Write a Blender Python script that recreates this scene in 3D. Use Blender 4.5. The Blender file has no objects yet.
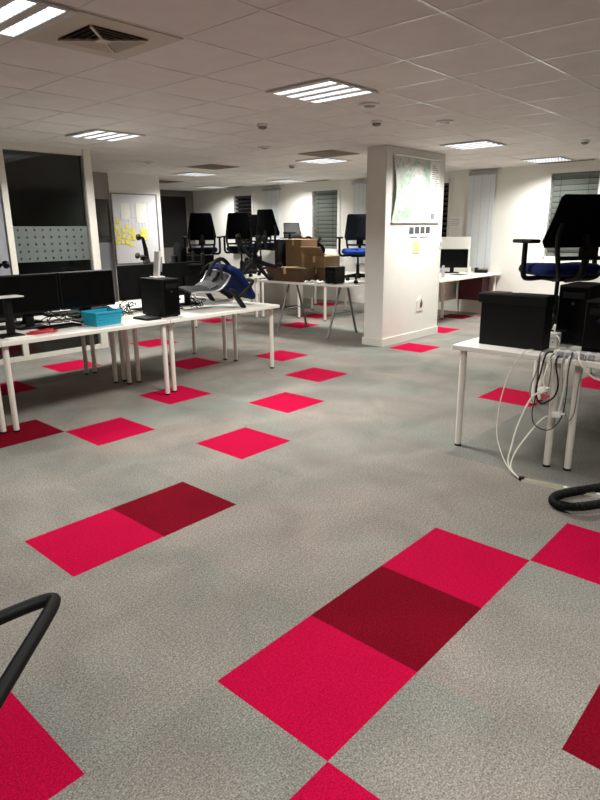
import bpy, bmesh, math, random
from mathutils import Vector, Matrix, Euler
random.seed(7)
SC = bpy.context.scene
COL = SC.collection
PI = math.pi
R = math.radians

# ------------------------------------------------------------------ materials
def lin(c):
    return tuple((x/12.92 if x <= .04045 else ((x+.055)/1.055)**2.4) for x in [v/255 for v in c])

def mat(name, rgb, rough=.5, metal=0., var=0., scale=30., bump=0., bscale=200., spec=.5, coat=0.):
    m = bpy.data.materials.new(name); m.use_nodes = True
    nt = m.node_tree; b = nt.nodes['Principled BSDF']
    b.inputs['Roughness'].default_value = rough
    b.inputs['Metallic'].default_value = metal
    b.inputs['Specular IOR Level'].default_value = spec
    b.inputs['Coat Weight'].default_value = coat
    c = lin(rgb)
    tc = nt.nodes.new('ShaderNodeTexCoord')
    n = nt.nodes.new('ShaderNodeTexNoise'); n.inputs['Scale'].default_value = scale
    n.inputs['Detail'].default_value = 4
    nt.links.new(tc.outputs['Object'], n.inputs['Vector'])
    r = nt.nodes.new('ShaderNodeMapRange')
    r.inputs['From Min'].default_value = .25; r.inputs['From Max'].default_value = .75
    r.inputs['To Min'].default_value = 1-var; r.inputs['To Max'].default_value = 1+var
    nt.links.new(n.outputs['Fac'], r.inputs['Value'])
    mx = nt.nodes.new('ShaderNodeVectorMath'); mx.operation = 'SCALE'
    mx.inputs[0].default_value = c
    nt.links.new(r.outputs['Result'], mx.inputs['Scale'])
    nt.links.new(mx.outputs['Vector'], b.inputs['Base Color'])
    if bump:
        n2 = nt.nodes.new('ShaderNodeTexNoise'); n2.inputs['Scale'].default_value = bscale
        nt.links.new(tc.outputs['Object'], n2.inputs['Vector'])
        bp = nt.nodes.new('ShaderNodeBump'); bp.inputs['Strength'].default_value = bump
        bp.inputs['Distance'].default_value = .004
        nt.links.new(n2.outputs['Fac'], bp.inputs['Height'])
        nt.links.new(bp.outputs['Normal'], b.inputs['Normal'])
    return m

def carpet_mat(name, rgb, pile=.25, blotch=.12, tilevar=.0, rgb2=None):
    m = bpy.data.materials.new(name); m.use_nodes = True
    nt = m.node_tree; b = nt.nodes['Principled BSDF']
    b.inputs['Roughness'].default_value = .95
    b.inputs['Specular IOR Level'].default_value = .05
    b.inputs['Sheen Weight'].default_value = .0
    b.inputs['Sheen Roughness'].default_value = .6
    L = nt.links.new
    tc = nt.nodes.new('ShaderNodeTexCoord')
    def noise(sc, det, lo, hi, dist=0):
        n = nt.nodes.new('ShaderNodeTexNoise'); n.inputs['Scale'].default_value = sc
        n.inputs['Detail'].default_value = det; n.inputs['Distortion'].default_value = dist
        L(tc.outputs['Object'], n.inputs['Vector'])
        r = nt.nodes.new('ShaderNodeMapRange')
        r.inputs['From Min'].default_value = .3; r.inputs['From Max'].default_value = .7
        r.inputs['To Min'].default_value = lo; r.inputs['To Max'].default_value = hi
        L(n.outputs['Fac'], r.inputs['Value']); return n, r.outputs['Result']
    n1, f1 = noise(170, 3, 1-pile, 1+pile)
    n2, f2 = noise(2.2, 5, 1-blotch, 1+blotch, .6)
    n4, f4 = noise(75, 3, 1-pile*.35, 1+pile*.35)
    def mul(a, c):
        q = nt.nodes.new('ShaderNodeMath'); q.operation = 'MULTIPLY'; L(a, q.inputs[0])
        if isinstance(c, float): q.inputs[1].default_value = c
        else: L(c, q.inputs[1])
        return q.outputs[0]
    f = mul(mul(f1, f2), f4)
    if tilevar:
        sc = nt.nodes.new('ShaderNodeVectorMath'); sc.operation = 'SCALE'; sc.inputs['Scale'].default_value = 2.0
        L(tc.outputs['Object'], sc.inputs[0])
        fl = nt.nodes.new('ShaderNodeVectorMath'); fl.operation = 'FLOOR'; L(sc.outputs[0], fl.inputs[0])
        wn = nt.nodes.new('ShaderNodeTexWhiteNoise'); L(fl.outputs[0], wn.inputs['Vector'])
        r = nt.nodes.new('ShaderNodeMapRange'); r.inputs['To Min'].default_value = 1-tilevar; r.inputs['To Max'].default_value = 1+tilevar
        L(wn.outputs['Value'], r.inputs['Value']); f = mul(f, r.outputs['Result'])
    v = nt.nodes.new('ShaderNodeVectorMath'); v.operation = 'SCALE'; v.inputs[0].default_value = lin(rgb)
    if rgb2:
        n5, f5 = noise(1.1, 4, 0, 1, .8)
        cm = nt.nodes.new('ShaderNodeMix'); cm.data_type = 'RGBA'
        cm.inputs[6].default_value = (*lin(rgb), 1); cm.inputs[7].default_value = (*lin(rgb2), 1)
        L(f5, cm.inputs[0]); L(cm.outputs[2], v.inputs[0])
    L(f, v.inputs['Scale']); L(v.outputs[0], b.inputs['Base Color'])
    bp = nt.nodes.new('ShaderNodeBump'); bp.inputs['Strength'].default_value = .6; bp.inputs['Distance'].default_value = .006
    L(n1.outputs['Fac'], bp.inputs['Height']); L(bp.outputs['Normal'], b.inputs['Normal'])
    return m

def emit_mat(name, rgb, s):
    m = bpy.data.materials.new(name); m.use_nodes = True
    nt = m.node_tree; b = nt.nodes['Principled BSDF']
    b.inputs['Base Color'].default_value = (.8, .8, .8, 1)
    b.inputs['Emission Color'].default_value = (*lin(rgb), 1)
    b.inputs['Emission Strength'].default_value = s
    return m

def glass_mat(name, tint, refl=.12):
    m = bpy.data.materials.new(name); m.use_nodes = True
    nt = m.node_tree; L = nt.links.new
    nt.nodes.remove(nt.nodes['Principled BSDF'])
    out = nt.nodes['Material Output']
    t = nt.nodes.new('ShaderNodeBsdfTransparent'); t.inputs['Color'].default_value = (*tint, 1)
    g = nt.nodes.new('ShaderNodeBsdfGlossy'); g.inputs['Roughness'].default_value = .03
    fr = nt.nodes.new('ShaderNodeFresnel'); fr.inputs['IOR'].default_value = 1.5
    mx = nt.nodes.new('ShaderNodeMixShader')
    L(fr.outputs[0], mx.inputs[0]); L(t.outputs[0], mx.inputs[1]); L(g.outputs[0], mx.inputs[2])
    L(mx.outputs[0], out.inputs[0])
    return m

def frost_mat(name, dots=True, rgb=(104, 112, 108), clear=.28):
    """frosted film; small clear dots punched through it on a 10 cm x 8 cm pitch (object x / z)"""
    m = bpy.data.materials.new(name); m.use_nodes = True
    nt = m.node_tree; L = nt.links.new
    b = nt.nodes['Principled BSDF']; out = nt.nodes['Material Output']
    b.inputs['Base Color'].default_value = (*lin(rgb), 1); b.inputs['Roughness'].default_value = .6
    t = nt.nodes.new('ShaderNodeBsdfTransparent'); t.inputs['Color'].default_value = (.75, .8, .78, 1)
    mx = nt.nodes.new('ShaderNodeMixShader'); L(b.outputs[0], mx.inputs[1]); L(t.outputs[0], mx.inputs[2])
    if dots:
        tc = nt.nodes.new('ShaderNodeTexCoord'); sp = nt.nodes.new('ShaderNodeSeparateXYZ'); L(tc.outputs['Object'], sp.inputs[0])
        def cell(sock, pitch):
            a = nt.nodes.new('ShaderNodeMath'); a.operation = 'PINGPONG'; L(sock, a.inputs[0]); a.inputs[1].default_value = pitch/2
            s = nt.nodes.new('ShaderNodeMath'); s.operation = 'POWER'; L(a.outputs[0], s.inputs[0]); s.inputs[1].default_value = 2
            return s.outputs[0]
        ad = nt.nodes.new('ShaderNodeMath'); ad.operation = 'ADD'; L(cell(sp.outputs[0], .1), ad.inputs[0]); L(cell(sp.outputs[2], .083), ad.inputs[1])
        lt = nt.nodes.new('ShaderNodeMath'); lt.operation = 'LESS_THAN'; L(ad.outputs[0], lt.inputs[0]); lt.inputs[1].default_value = .0125**2
        mr = nt.nodes.new('ShaderNodeMapRange'); L(lt.outputs[0], mr.inputs['Value'])
        mr.inputs['To Min'].default_value = clear; mr.inputs['To Max'].default_value = .95
        L(mr.outputs[0], mx.inputs[0])
    else:
        mx.inputs[0].default_value = clear
    L(mx.outputs[0], out.inputs[0])
    return m

def map_mat(name):
    m = bpy.data.materials.new(name); m.use_nodes = True
    nt = m.node_tree; L = nt.links.new; b = nt.nodes['Principled BSDF']; b.inputs['Roughness'].default_value = .45
    tc = nt.nodes.new('ShaderNodeTexCoord')
    def ramp(scale, det, stops):
        n = nt.nodes.new('ShaderNodeTexNoise'); n.inputs['Scale'].default_value = scale; n.inputs['Detail'].default_value = det
        n.inputs['Distortion'].default_value = .8
        L(tc.outputs['Object'], n.inputs['Vector'])
        r = nt.nodes.new('ShaderNodeValToRGB'); L(n.outputs['Fac'], r.inputs[0])
        el = r.color_ramp.elements
        while len(el) < len(stops): el.new(.5)
        for e, (p, c) in zip(el, stops): e.position = p; e.color = (*lin(c), 1)
        return r.outputs[0]
    a = ramp(3.2, 6, [(.3, (160, 186, 164)), (.44, (190, 202, 192)), (.52, (214, 214, 206)), (.62, (216, 206, 202)), (.75, (178, 202, 192))])
    d = ramp(26, 4, [(.36, (172, 178, 178)), (.46, (232, 232, 230)), (.6, (242, 242, 242))])
    mx = nt.nodes.new('ShaderNodeMix'); mx.data_type = 'RGBA'; mx.blend_type = 'MULTIPLY'; mx.inputs[0].default_value = .75
    L(a, mx.inputs[6]); L(d, mx.inputs[7]); L(mx.outputs[2], b.inputs['Base Color'])
    return m

def board_mat(name):     # cardboard with faint vertical fluting
    m = mat(name, (126, 101, 70), .85, var=.12, scale=6)
    return m

M = {}
M['carpet'] = carpet_mat('grey_carpet', (126, 128, 121), .5, .16, .05, (137, 129, 121))
M['warmcarpet'] = carpet_mat('warm_grey_carpet', (138, 129, 121), .5, .14, .05, (130, 129, 122))
M['dullcarpet'] = carpet_mat('dull_grey_carpet', (114, 116, 110), .5, .16, .06, (121, 118, 111))
M['red'] = carpet_mat('crimson_carpet', (174, 8, 56), .34, .07)
M['dark'] = carpet_mat('dark_red_carpet', (108, 6, 26), .36, .12)
M['wall'] = mat('white_wall_paint', (226, 224, 216), .75, var=.03, scale=3, bump=.05, bscale=300)
M['greywall'] = mat('grey_wall_paint', (150, 145, 140), .75, var=.04, scale=3)
M['dimwall'] = mat('shade_darkened_wall_paint', (104, 100, 96), .75, var=.04, scale=3)  # dimness of the poorly lit back corner, put into the wall colour
M['ceil'] = mat('ceiling_tile', (226, 221, 217), .95, var=.05, scale=5, bump=.15, bscale=500, spec=.1)
M['tbar'] = mat('ceiling_bar_paint', (218, 213, 209), .28, var=.02, spec=.6)
M['base'] = mat('white_skirting', (226, 224, 214), .45, var=.02)
M['frame'] = mat('partition_frame', (226, 222, 210), .4, var=.03)
M['glass'] = glass_mat('partition_glass', (.72, .76, .75))
M['nightglass'] = glass_mat('window_glass', (.5, .52, .55))
M['frost'] = frost_mat('frosted_dots_film', True)
M['frostplain'] = frost_mat('frosted_film', False, (170, 172, 178), .3)
M['slat'] = mat('grey_blind_slat', (112, 118, 112), .5, var=.04)
M['darkslat'] = mat('dark_blind_slat', (70, 68, 66), .5, var=.04)
M['paleslat'] = mat('pale_blind', (218, 222, 224), .55, var=.03)
M['sill'] = mat('window_white', (226, 224, 218), .4, var=.02)
M['top'] = mat('desk_white_laminate', (234, 232, 222), .35, var=.015, scale=8)
M['leg'] = mat('desk_leg_paint', (228, 224, 212), .4, var=.02)
M['steel'] = mat('grey_steel', (128, 128, 124), .35, .6, var=.05)
M['silver'] = mat('silver_frame', (180, 182, 184), .3, .7, var=.03)
M['black'] = mat('black_plastic', (7, 7, 8), .6, var=.12, spec=.25)
M['blackgloss'] = mat('screen_black', (4, 4, 5), .22, var=.05, spec=.25)
M['blackfab'] = mat('black_fabric', (8, 8, 10), .95, var=.2, scale=160, bump=.2, spec=.08)
M['slate'] = mat('slate_fabric', (30, 35, 42), .85, var=.15, scale=160, bump=.2, spec=.2)
M['mesh'] = mat('dark_mesh', (11, 11, 12), .7, var=.2, scale=300, bump=.3, bscale=600)
M['blue'] = mat('blue_fabric', (18, 62, 150), .9, var=.12, scale=120, bump=.25, bscale=500, spec=.2)
M['navy'] = mat('navy_fabric', (10, 26, 74), .9, var=.12, scale=120, bump=.25, bscale=500, spec=.2)
M['ink_navy'] = mat('dark_navy_fabric', (8, 14, 38), .95, var=.15, scale=120, bump=.2, spec=.1)
M['cyan'] = mat('cyan_plastic', (24, 160, 190), .4, var=.03)
M['white'] = mat('white_plastic', (232, 230, 224), .35, var=.02)
M['paper'] = mat('paper', (236, 234, 226), .8, var=.03)
M['yellow'] = mat('yellow_note', (236, 226, 96), .8, var=.06, scale=8)
M['cream'] = mat('cream_card', (222, 204, 150), .7, var=.06)
M['ink'] = mat('print_ink', (70, 70, 74), .8, var=.1)
M['greyink'] = mat('pale_print_ink', (158, 160, 166), .8, var=.1)
M['board'] = mat('whiteboard_surface', (222, 222, 224), .25, var=.02)
M['kraft'] = board_mat('cardboard')
M['brown'] = mat('brown_cardboard', (82, 60, 38), .85, var=.18, scale=7)
M['tape'] = mat('parcel_tape', (200, 172, 118), .3, var=.05)
M['maroon'] = mat('maroon_laminate', (70, 14, 26), .5, var=.08)
M['redcable'] = mat('red_cable', (196, 30, 40), .45, var=.05)
M['cable'] = mat('white_cable', (226, 222, 208), .45, var=.03)
M['greycable'] = mat('grey_cable', (128, 128, 120), .5, var=.05)
M['trunk'] = mat('cream_trunking', (150, 149, 126), .45, var=.05)
M['vent'] = mat('vent_paint', (196, 186, 170), .45, var=.03)
M['void'] = mat('duct_dark', (10, 9, 9), .9)
M['map'] = map_mat('wall_map_print')
M['louvre'] = mat('lamp_louvre', (206, 202, 192), .35, .1, var=.02)
M['tube'] = emit_mat('lamp_strip', (226, 238, 255), 2.2)
M['woodgrain'] = mat('brown_stain', (110, 80, 40), .7, var=.2)

# ------------------------------------------------------------------ mesh helpers
class MB:
    def __init__(s): s.v = []; s.f = []; s.mi = []
    def add(s, vs, fs, mi=0):
        o = len(s.v); s.v += [tuple(v) for v in vs]
        for f in fs: s.f.append(tuple(i+o for i in f)); s.mi.append(mi)
        return s
    def box(s, x0, y0, z0, x1, y1, z1, mi=0, M4=None):
        vs = [Vector((x, y, z)) for z in (z0, z1) for y in (y0, y1) for x in (x0, x1)]
        if M4: vs = [M4 @ v for v in vs]
        return s.add(vs, [(0, 2, 3, 1), (4, 5, 7, 6), (0, 1, 5, 4), (2, 6, 7, 3), (0, 4, 6, 2), (1, 3, 7, 5)], mi)
    def rbox(s, x0, y0, z0, x1, y1, z1, r=.01, seg=2, mi=0, M4=None):
        bm = bmesh.new(); bmesh.ops.create_cube(bm, size=1)
        for v in bm.verts:
            v.co = Vector((x0+(v.co.x+.5)*(x1-x0), y0+(v.co.y+.5)*(y1-y0), z0+(v.co.z+.5)*(z1-z0)))
        bmesh.ops.bevel(bm, geom=bm.edges[:], offset=r, segments=seg, affect='EDGES', profile=.5)
        bm.verts.index_update()
        vs = [(M4 @ v.co if M4 else v.co.copy()) for v in bm.verts]
        fs = [tuple(v.index for v in f.verts) for f in bm.faces]
        bm.free(); return s.add(vs, fs, mi)
    def tube(s, pts, r, n=10, caps=True, mi=0):
        pts = [Vector(p) for p in pts]
        rs = r if isinstance(r, (list, tuple)) else [r]*len(pts)
        rings = []; prev = None
        for i, p in enumerate(pts):
            t = (pts[min(i+1, len(pts)-1)]-pts[max(i-1, 0)]).normalized()
            if prev is None:
                a = Vector((0, 0, 1)) if abs(t.z) < .9 else Vector((1, 0, 0))
                u = t.cross(a).normalized()
            else:
                u = (prev-t*prev.dot(t)).normalized()
            prev = u; w = t.cross(u)
            rings.append([p+(u*math.cos(2*PI*k/n)+w*math.sin(2*PI*k/n))*rs[i] for k in range(n)])
        vs = [v for g in rings for v in g]; fs = []
        for i in range(len(pts)-1):
            for k in range(n):
                a = i*n+k; b = i*n+(k+1) % n
                fs.append((a, b, b+n, a+n))
        if caps:
            fs.append(tuple(range(n-1, -1, -1))); fs.append(tuple(range((len(pts)-1)*n, len(pts)*n)))
        return s.add(vs, fs, mi)
    def lathe(s, prof, n=20, c=(0, 0, 0), mi=0, M4=None):
        vs = []; fs = []
        for r, z in prof:
            for k in range(n):
                v = Vector((c[0]+r*math.cos(2*PI*k/n), c[1]+r*math.sin(2*PI*k/n), c[2]+z))
                vs.append(M4 @ v if M4 else v)
        for i in range(len(prof)-1):
            for k in range(n):
                a = i*n+k; b = i*n+(k+1) % n; fs.append((a, b, b+n, a+n))
        fs.append(tuple(range(n-1, -1, -1))); fs.append(tuple(range((len(prof)-1)*n, len(prof)*n)))
        return s.add(vs, fs, mi)
    def slab(s, outline, z0, z1, mi=0, M4=None):      # polygon in xy extruded in z
        n = len(outline)
        vs = [Vector((x, y, z)) for z in (z0, z1) for x, y in outline]
        if M4: vs = [M4 @ v for v in vs]
        fs = [tuple(range(n-1, -1, -1)), tuple(range(n, 2*n))]
        fs += [(i, (i+1) % n, (i+1) % n+n, i+n) for i in range(n)]
        return s.add(vs, fs, mi)
    def shell(s, fn, nu, nv, th, mi=0):               # curved panel fn(u,v)->(point), thickened along -normal
        P = [[Vector(fn(i/nu, j/nv)) for i in range(nu+1)] for j in range(nv+1)]
        N = [[None]*(nu+1) for _ in range(nv+1)]
        for j in range(nv+1):
            for i in range(nu+1):
                du = P[j][min(i+1, nu)]-P[j][max(i-1, 0)]; dv = P[min(j+1, nv)][i]-P[max(j-1, 0)][i]
                N[j][i] = du.cross(dv).normalized()
        def tk(i, j):
            return th(i/nu, j/nv) if callable(th) else th
        A = [P[j][i]+N[j][i]*tk(i, j)/2 for j in range(nv+1) for i in range(nu+1)]
        B = [P[j][i]-N[j][i]*tk(i, j)/2 for j in range(nv+1) for i in range(nu+1)]
        w = nu+1; o = len(A); fs = []
        for j in range(nv):
            for i in range(nu):
                a = j*w+i
                fs.append((a, a+1, a+1+w, a+w)); fs.append((a+o, a+w+o, a+1+w+o, a+1+o))
        per = [(0, i) for i in range(nu)]+[(j, nu) for j in range(nv)]+[(nv, i) for i in range(nu, 0, -1)]+[(j, 0) for j in range(nv, 0, -1)]
        idx = [j*w+i for j, i in per]
        for k in range(len(idx)):
            a, b = idx[k], idx[(k+1) % len(idx)]
            fs.append((b, a, a+o, b+o))
        return s.add(A+B, fs, mi)
    def build(s, name, mats, parent=None, smooth=False, loc=None, rot=None):
        me = bpy.data.meshes.new(name); me.from_pydata(s.v, [], s.f)
        for m in (mats if isinstance(mats, (list, tuple)) else [mats]): me.materials.append(m)
        me.polygons.foreach_set('material_index', s.mi)
        me.update()
        bm = bmesh.new(); bm.from_mesh(me); bmesh.ops.recalc_face_normals(bm, faces=bm.faces[:]); bm.to_mesh(me); bm.free()
        if smooth:
            me.polygons.foreach_set('use_smooth', [True]*len(me.polygons))
            me.set_sharp_from_angle(angle=R(38))
        o = bpy.data.objects.new(name, me); COL.objects.link(o)
        if parent: o.parent = parent
        if loc: o.location = loc
        if rot: o.rotation_euler = rot
        return o

def smoothline(pts, k=6):
    pts = [Vector(p) for p in pts]; out = []
    for i in range(len(pts)-1):
        p0, p1, p2, p3 = pts[max(i-1, 0)], pts[i], pts[i+1], pts[min(i+2, len(pts)-1)]
        for j in range(k):
            t = j/k
            out.append(.5*((2*p1)+(p2-p0)*t+(2*p0-5*p1+4*p2-p3)*t*t+(3*p1-p0-3*p2+p3)*t**3))
    out.append(pts[-1]); return out

def tag(o, label, cat, group=None):
    o['label'] = label; o['category'] = cat
    if group: o['group'] = group
    return o
def thing(name, label, cat, loc=(0, 0, 0), rz=0., group=None):
    o = bpy.data.objects.new(name, None); COL.objects.link(o); o.empty_display_size = .05
    o.location = loc; o.rotation_euler = (0, 0, rz)
    return tag(o, label, cat, group)
def struct(o):
    o['kind'] = 'structure'; return o
def kids(o): return [c for c in bpy.data.objects if c.parent == o]
def copy_tree(o, parent=None):
    c = o.copy(); COL.objects.link(c)
    if parent: c.parent = parent
    for ch in kids(o): copy_tree(ch, c)
    return c
def drop(root, z):            # lower / raise a posed thing until its lowest point touches z
    bpy.context.view_layer.update()
    lo = 1e9; st = [root]
    while st:
        o = st.pop(); st += kids(o)
        if o.type == 'MESH':
            mw = o.matrix_world
            lo = min(lo, min((mw @ v.co).z for v in o.data.vertices))
    root.location.z += z-lo+.0005

# ------------------------------------------------------------------ room
H = 2.5
X0, X1, Y0, Y1 = -4.0, 9.4, -4.0, 12.3
RED = [(0, 0), (2, 0), (3, -1), (-1, -1), (-2, 1), (0, 3), (3, 4), (5, 5), (7, 6), (8, 8), (2, 6), (4, 7), (6, 9), (7, 12), (4, 11),
       (11, 14), (12, 11), (14, 12), (11, 6), (14, 7), (8, 2), (10, 1), (2, 10), (18, 7), (16, 9), (17, 14), (9, 17), (13, 17), (15, -3), (-5, 4)]
DARK = [(1, 0), (1, -2), (1, 3), (1, 7), (17, 8)]
fl = MB(); cells = {}
for i in range(-8, 19):
    for j in range(-8, 25):
        x0, y0 = i*.5, j*.5; x1, y1 = min(x0+.5, X1), min(y0+.5, Y1)
        if x1 <= x0 or y1 <= y0: continue
        mi = 1 if (i, j) in RED else 2 if (i, j) in DARK else 3 if (1 <= i <= 4 and -2 <= j <= 2) else 4 if (5 <= i <= 13 and -4 <= j <= 1) else 0
        fl.add([(x0, y0, 0), (x1, y0, 0), (x1, y1, 0), (x0, y1, 0)], [(0, 1, 2, 3)], mi)
floor = struct(fl.build('floor', [M['carpet'], M['red'], M['dark'], M['warmcarpet'], M['dullcarpet']]))
struct(MB().box(X0, Y0, H, X1, Y1, H+.1).build('ceiling', M['ceil']))
tb = MB()
k = 0
gx = -.03-.6*6
while gx < X1:
    if gx > X0: tb.box(gx-.009, Y0, H-.0025, gx+.009, Y1, H+.001)
    gx += .6
gy = .76-.6*7
while gy < Y1:
    if gy > Y0: tb.box(X0, gy-.009, H-.003, X1, gy+.009, H+.001)
    gy += .6
struct(tb.build('trim_1', M['tbar']))

# far wall with its window openings (y0,y1,z0,z1)
WIN = [(2.28, 3.06, 1.02, 2.37), (4.86, 5.60, 1.02, 2.33), (7.46, 8.20, 1.08, 2.33), (10.08, 10.74, 1.08, 2.33)]
w = MB(); y = Y0
for a, b, c, d in WIN:
    w.box(X1, y, 0, X1+.2, a, H); w.box(X1, a, 0, X1+.2, b, c); w.box(X1, a, d, X1+.2, b, H); y = b
w.box(X1, y, 0, X1+.2, Y1, H)
struct(w.build('wall_right', M['wall']))
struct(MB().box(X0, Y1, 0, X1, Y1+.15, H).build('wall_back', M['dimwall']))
struct(MB().box(X0-.15, Y0, 0, X0, Y1, H).build('wall_left', M['wall']))
struct(MB().box(X0, Y0-.15, 0, X1, Y0, H).build('wall_front', M['wall']))
struct(MB().box(X1-.018, Y0, 0, X1, Y1, .1).build('baseboard_right', M['base']))
struct(MB().box(6.2, Y1-.018, 0, X1-.02, Y1, .1).build('baseboard_back', M['base']))

for n, (a, b, c, d) in enumerate(WIN):
    e = bpy.data.objects.new('window_%d' % (n+1), None); COL.objects.link(e); struct(e); e.location = (X1, (a+b)/2, c)
    hw = (b-a)/2; hh = d-c; f = .05
    q = MB().box(-.012, -hw-f, -f, .12, -hw+.02, hh+f).box(-.012, hw-.02, -f, .12, hw+f, hh+f).box(-.012, -hw, hh-.02, .12, hw, hh+f).box(-.012, -hw, -f, .12, hw, .02)
    q.build('frame', M['sill'], e)
    MB().box(.13, -hw, 0, .14, hw, hh).build('pane', M['nightglass'], e)
    MB().rbox(-.09, -hw-.07, -.10, .0, hw+.07, -.055, .006).build('sill', M['sill'], e)
MB().box(X1+.6, Y0, -.5, X1+.7, Y1, 3).build('wall_outside', M['void'])['kind'] = 'structure'

# venetian blinds in the window openings
def blind(a, b, c, d, m, tilt, label, name='venetian_blind'):
    hh = d-c; hw = (b-a)/2-.03
    t = thing(name, label, 'blind', (X1+.055, (a+b)/2, c), 0, 'blinds along the window wall')
    q = MB(); n = int(hh/.088)
    for i in range(n):
        z = .045+i*.088
        q.box(-.044, -hw, -.0012, .044, hw, .0012, 0, Matrix.Translation((0, 0, z)) @ Matrix.Rotation(tilt, 4, 'Y'))
    q.build('slats', m, t)
    MB().box(-.025, -hw, hh-.06, .03, hw, hh-.02).build('head_rail', m, t)
    for s in (-.6, .6):
        MB().tube([(-.034, s*hw, hh-.04), (-.034, s*hw, .02)], .0025, 6).build('cord', M['black'], t)
    return t
blind(*WIN[0], M['slat'], R(62), 'grey slatted blind behind the raised black office chair at the right')
blind(*WIN[1], M['darkslat'], R(35), 'dark slatted blind mostly hidden behind the white column')
blind(*WIN[2], M['slat'], R(62), 'grey slatted blind behind the cardboard boxes')
blind(*WIN[3], M['darkslat'], R(35), 'dark slatted blind in the far left window behind raised chairs')

# tall closed pale blinds hung on the wall between the windows
def tall_blind(a, b, z0, z1, label):
    t = thing('closed_blind', label, 'blind', (X1, (a+b)/2, z0), 0, 'tall closed pale blinds on the wall')
    hh = z1-z0; hw = (b-a)/2
    q = MB(); n = int(hh/.05)
    for i in range(n):
        z = i*hh/n
        q.box(-.045, -hw, z+.002, -.03, hw, z+hh/n-.002, 0, None)
    q.box(-.035, -hw, 0, -.02, hw, hh)
    q.build('slats', M['paleslat'], t)
    MB().rbox(-.07, -hw-.02, hh, 0, hw+.02, hh+.05, .006).build('head_rail', M['silver'], t)
    for s in (-.65, 0, .65):
        MB().tube([(-.05, s*hw, hh), (-.05, s*hw, .0)], .0012, 6).build('cord', M['greycable'], t)
tall_blind(3.98, 4.46, .82, 2.40, 'tall closed pale blind beside the desk right of the column')
tall_blind(6.72, 7.05, .82, 2.38, 'tall closed pale blind just left of the white column')
tall_blind(9.14, 9.64, .82, 2.38, 'tall closed pale blind between the two left windows')

# long dark air slots in the ceiling over the windows
def slot(yc, L, label):
    t = thing('air_slot', label, 'vent', (9.14, yc, H), 0, 'air slots over the windows')
    MB().box(-.07, -L/2, -.012, .07, L/2, 0).build('plate', M['vent'], t)
    q = MB()
    for s in (-.035, .0, .035): q.box(s-.009, -L/2+.03, -.014, s+.009, L/2-.03, -.0118)
    q.build('slots', M['void'], t)
slot(2.75, .9, 'dark air slot in the ceiling above the right-hand window')
slot(7.83, .7, 'dark air slot in the ceiling above the window behind the boxes')
slot(10.4, .6, 'dark air slot in the ceiling above the far left window')

# glass-fronted office on the left
GY = 6.5
office = MB().box(3.06, GY+.06, 0, 3.16, 9.1, H)
struct(office.build('wall_office', M['greywall']))
gp = bpy.data.objects.new('window_5', None); COL.objects.link(gp); struct(gp); gp.location = (2.06, GY, 0)
fr = MB()
fr.box(-.035, -.03, 0, .035, .05, H)
fr.box(1.01, -.045, 0, 1.11, .05, H)
fr.box(.035, -.03, 2.42, 1.01, .05, H)
fr.box(.035, -.03, 0, 1.01, .05, .055)
fr.build('frame', M['frame'], gp)
MB().box(.985, -.02, .1, 1.01, .02, 2.42).build('edge_bead', M['steel'], gp)
MB().box(.035, .004, .055, .985, .012, 2.42).build('pane', M['glass'], gp)
MB().box(.035, -.002, -.04+.0, .985, .003, .375).build('frosted_film', M['frost'], gp, loc=(0, 0, 1.205))
gp2 = bpy.data.objects.new('window_6', None); COL.objects.link(gp2); struct(gp2); gp2.location = (2.025, GY, 0)
MB().box(-2.0, -.03, 2.42, 0, .05, H).box(-2.0, -.03, 0, 0, .05, .055).box(-1.04, -.03, .1, -.97, .05, 2.42).build('frame', M['frame'], gp2)
MB().box(-.97, .004, .055, 0, .012, 2.42).build('pane', M['glass'], gp2)
MB().box(-.97, -.003, .95, 0, .003, 2.2).build('frosted_film', M['frostplain'], gp2)
MB().box(-2.0, .004, .1, -1.04, .012, 2.42).build('pane', M['glass'], gp2)
struct(MB().box(X0, GY, 0, .02, GY+.1, H).build('wall_side', M['wall']))
struct(MB().box(X0, 9.1, 0, 3.16, 9.2, H).build('wall_rear', M['greywall']))

# corridor end: dim glass panel, then the white wall with the whiteboard
g3 = bpy.data.objects.new('window_7', None); COL.objects.link(g3); struct(g3); g3.location = (3.16, 9.14, 0)
MB().box(0, -.03, 0, .05, .05, H).box(.05, -.03, 2.06, 1.84, .05, H).box(.05, -.03, 0, 1.84, .05, .12).box(.93, -.03, .12, .98, .05, 2.06).build('frame', M['greywall'], g3)
MB().box(.05, .004, .12, 1.84, .012, 2.06).build('pane', M['glass'], g3)
MB().box(.05, -.003, .12, 1.84, .003, 1.32).build('frosted_film', M['frostplain'], g3)
struct(MB().box(5.0, 9.1, 0, 6.07, 9.22, H).build('wall_centre', M['wall']))
struct(MB().box(5.0, 9.08, 0, 6.07, 9.1, .1).build('baseboard_centre', M['base']))
# dark doorway panel in the back wall
d1 = bpy.data.objects.new('door_1', None); COL.objects.link(d1); struct(d1); d1.location = (8.3, Y1, 0)
MB().box(-.75, -.04, 0, -.68, 0, 2.42).box(.82, -.04, 0, .89, 0, 2.42).box(-.68, -.04, 2.35, .82, 0, 2.42).build('frame', M['dimwall'], d1)
MB().box(-.68, -.03, 1.1, .82, -.005, 2.35).build('panel', M['void'], d1)
MB().box(-.68, -.03, 0, .82, -.005, 1.1).build('lower_panel', M['dimwall'], d1)

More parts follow.
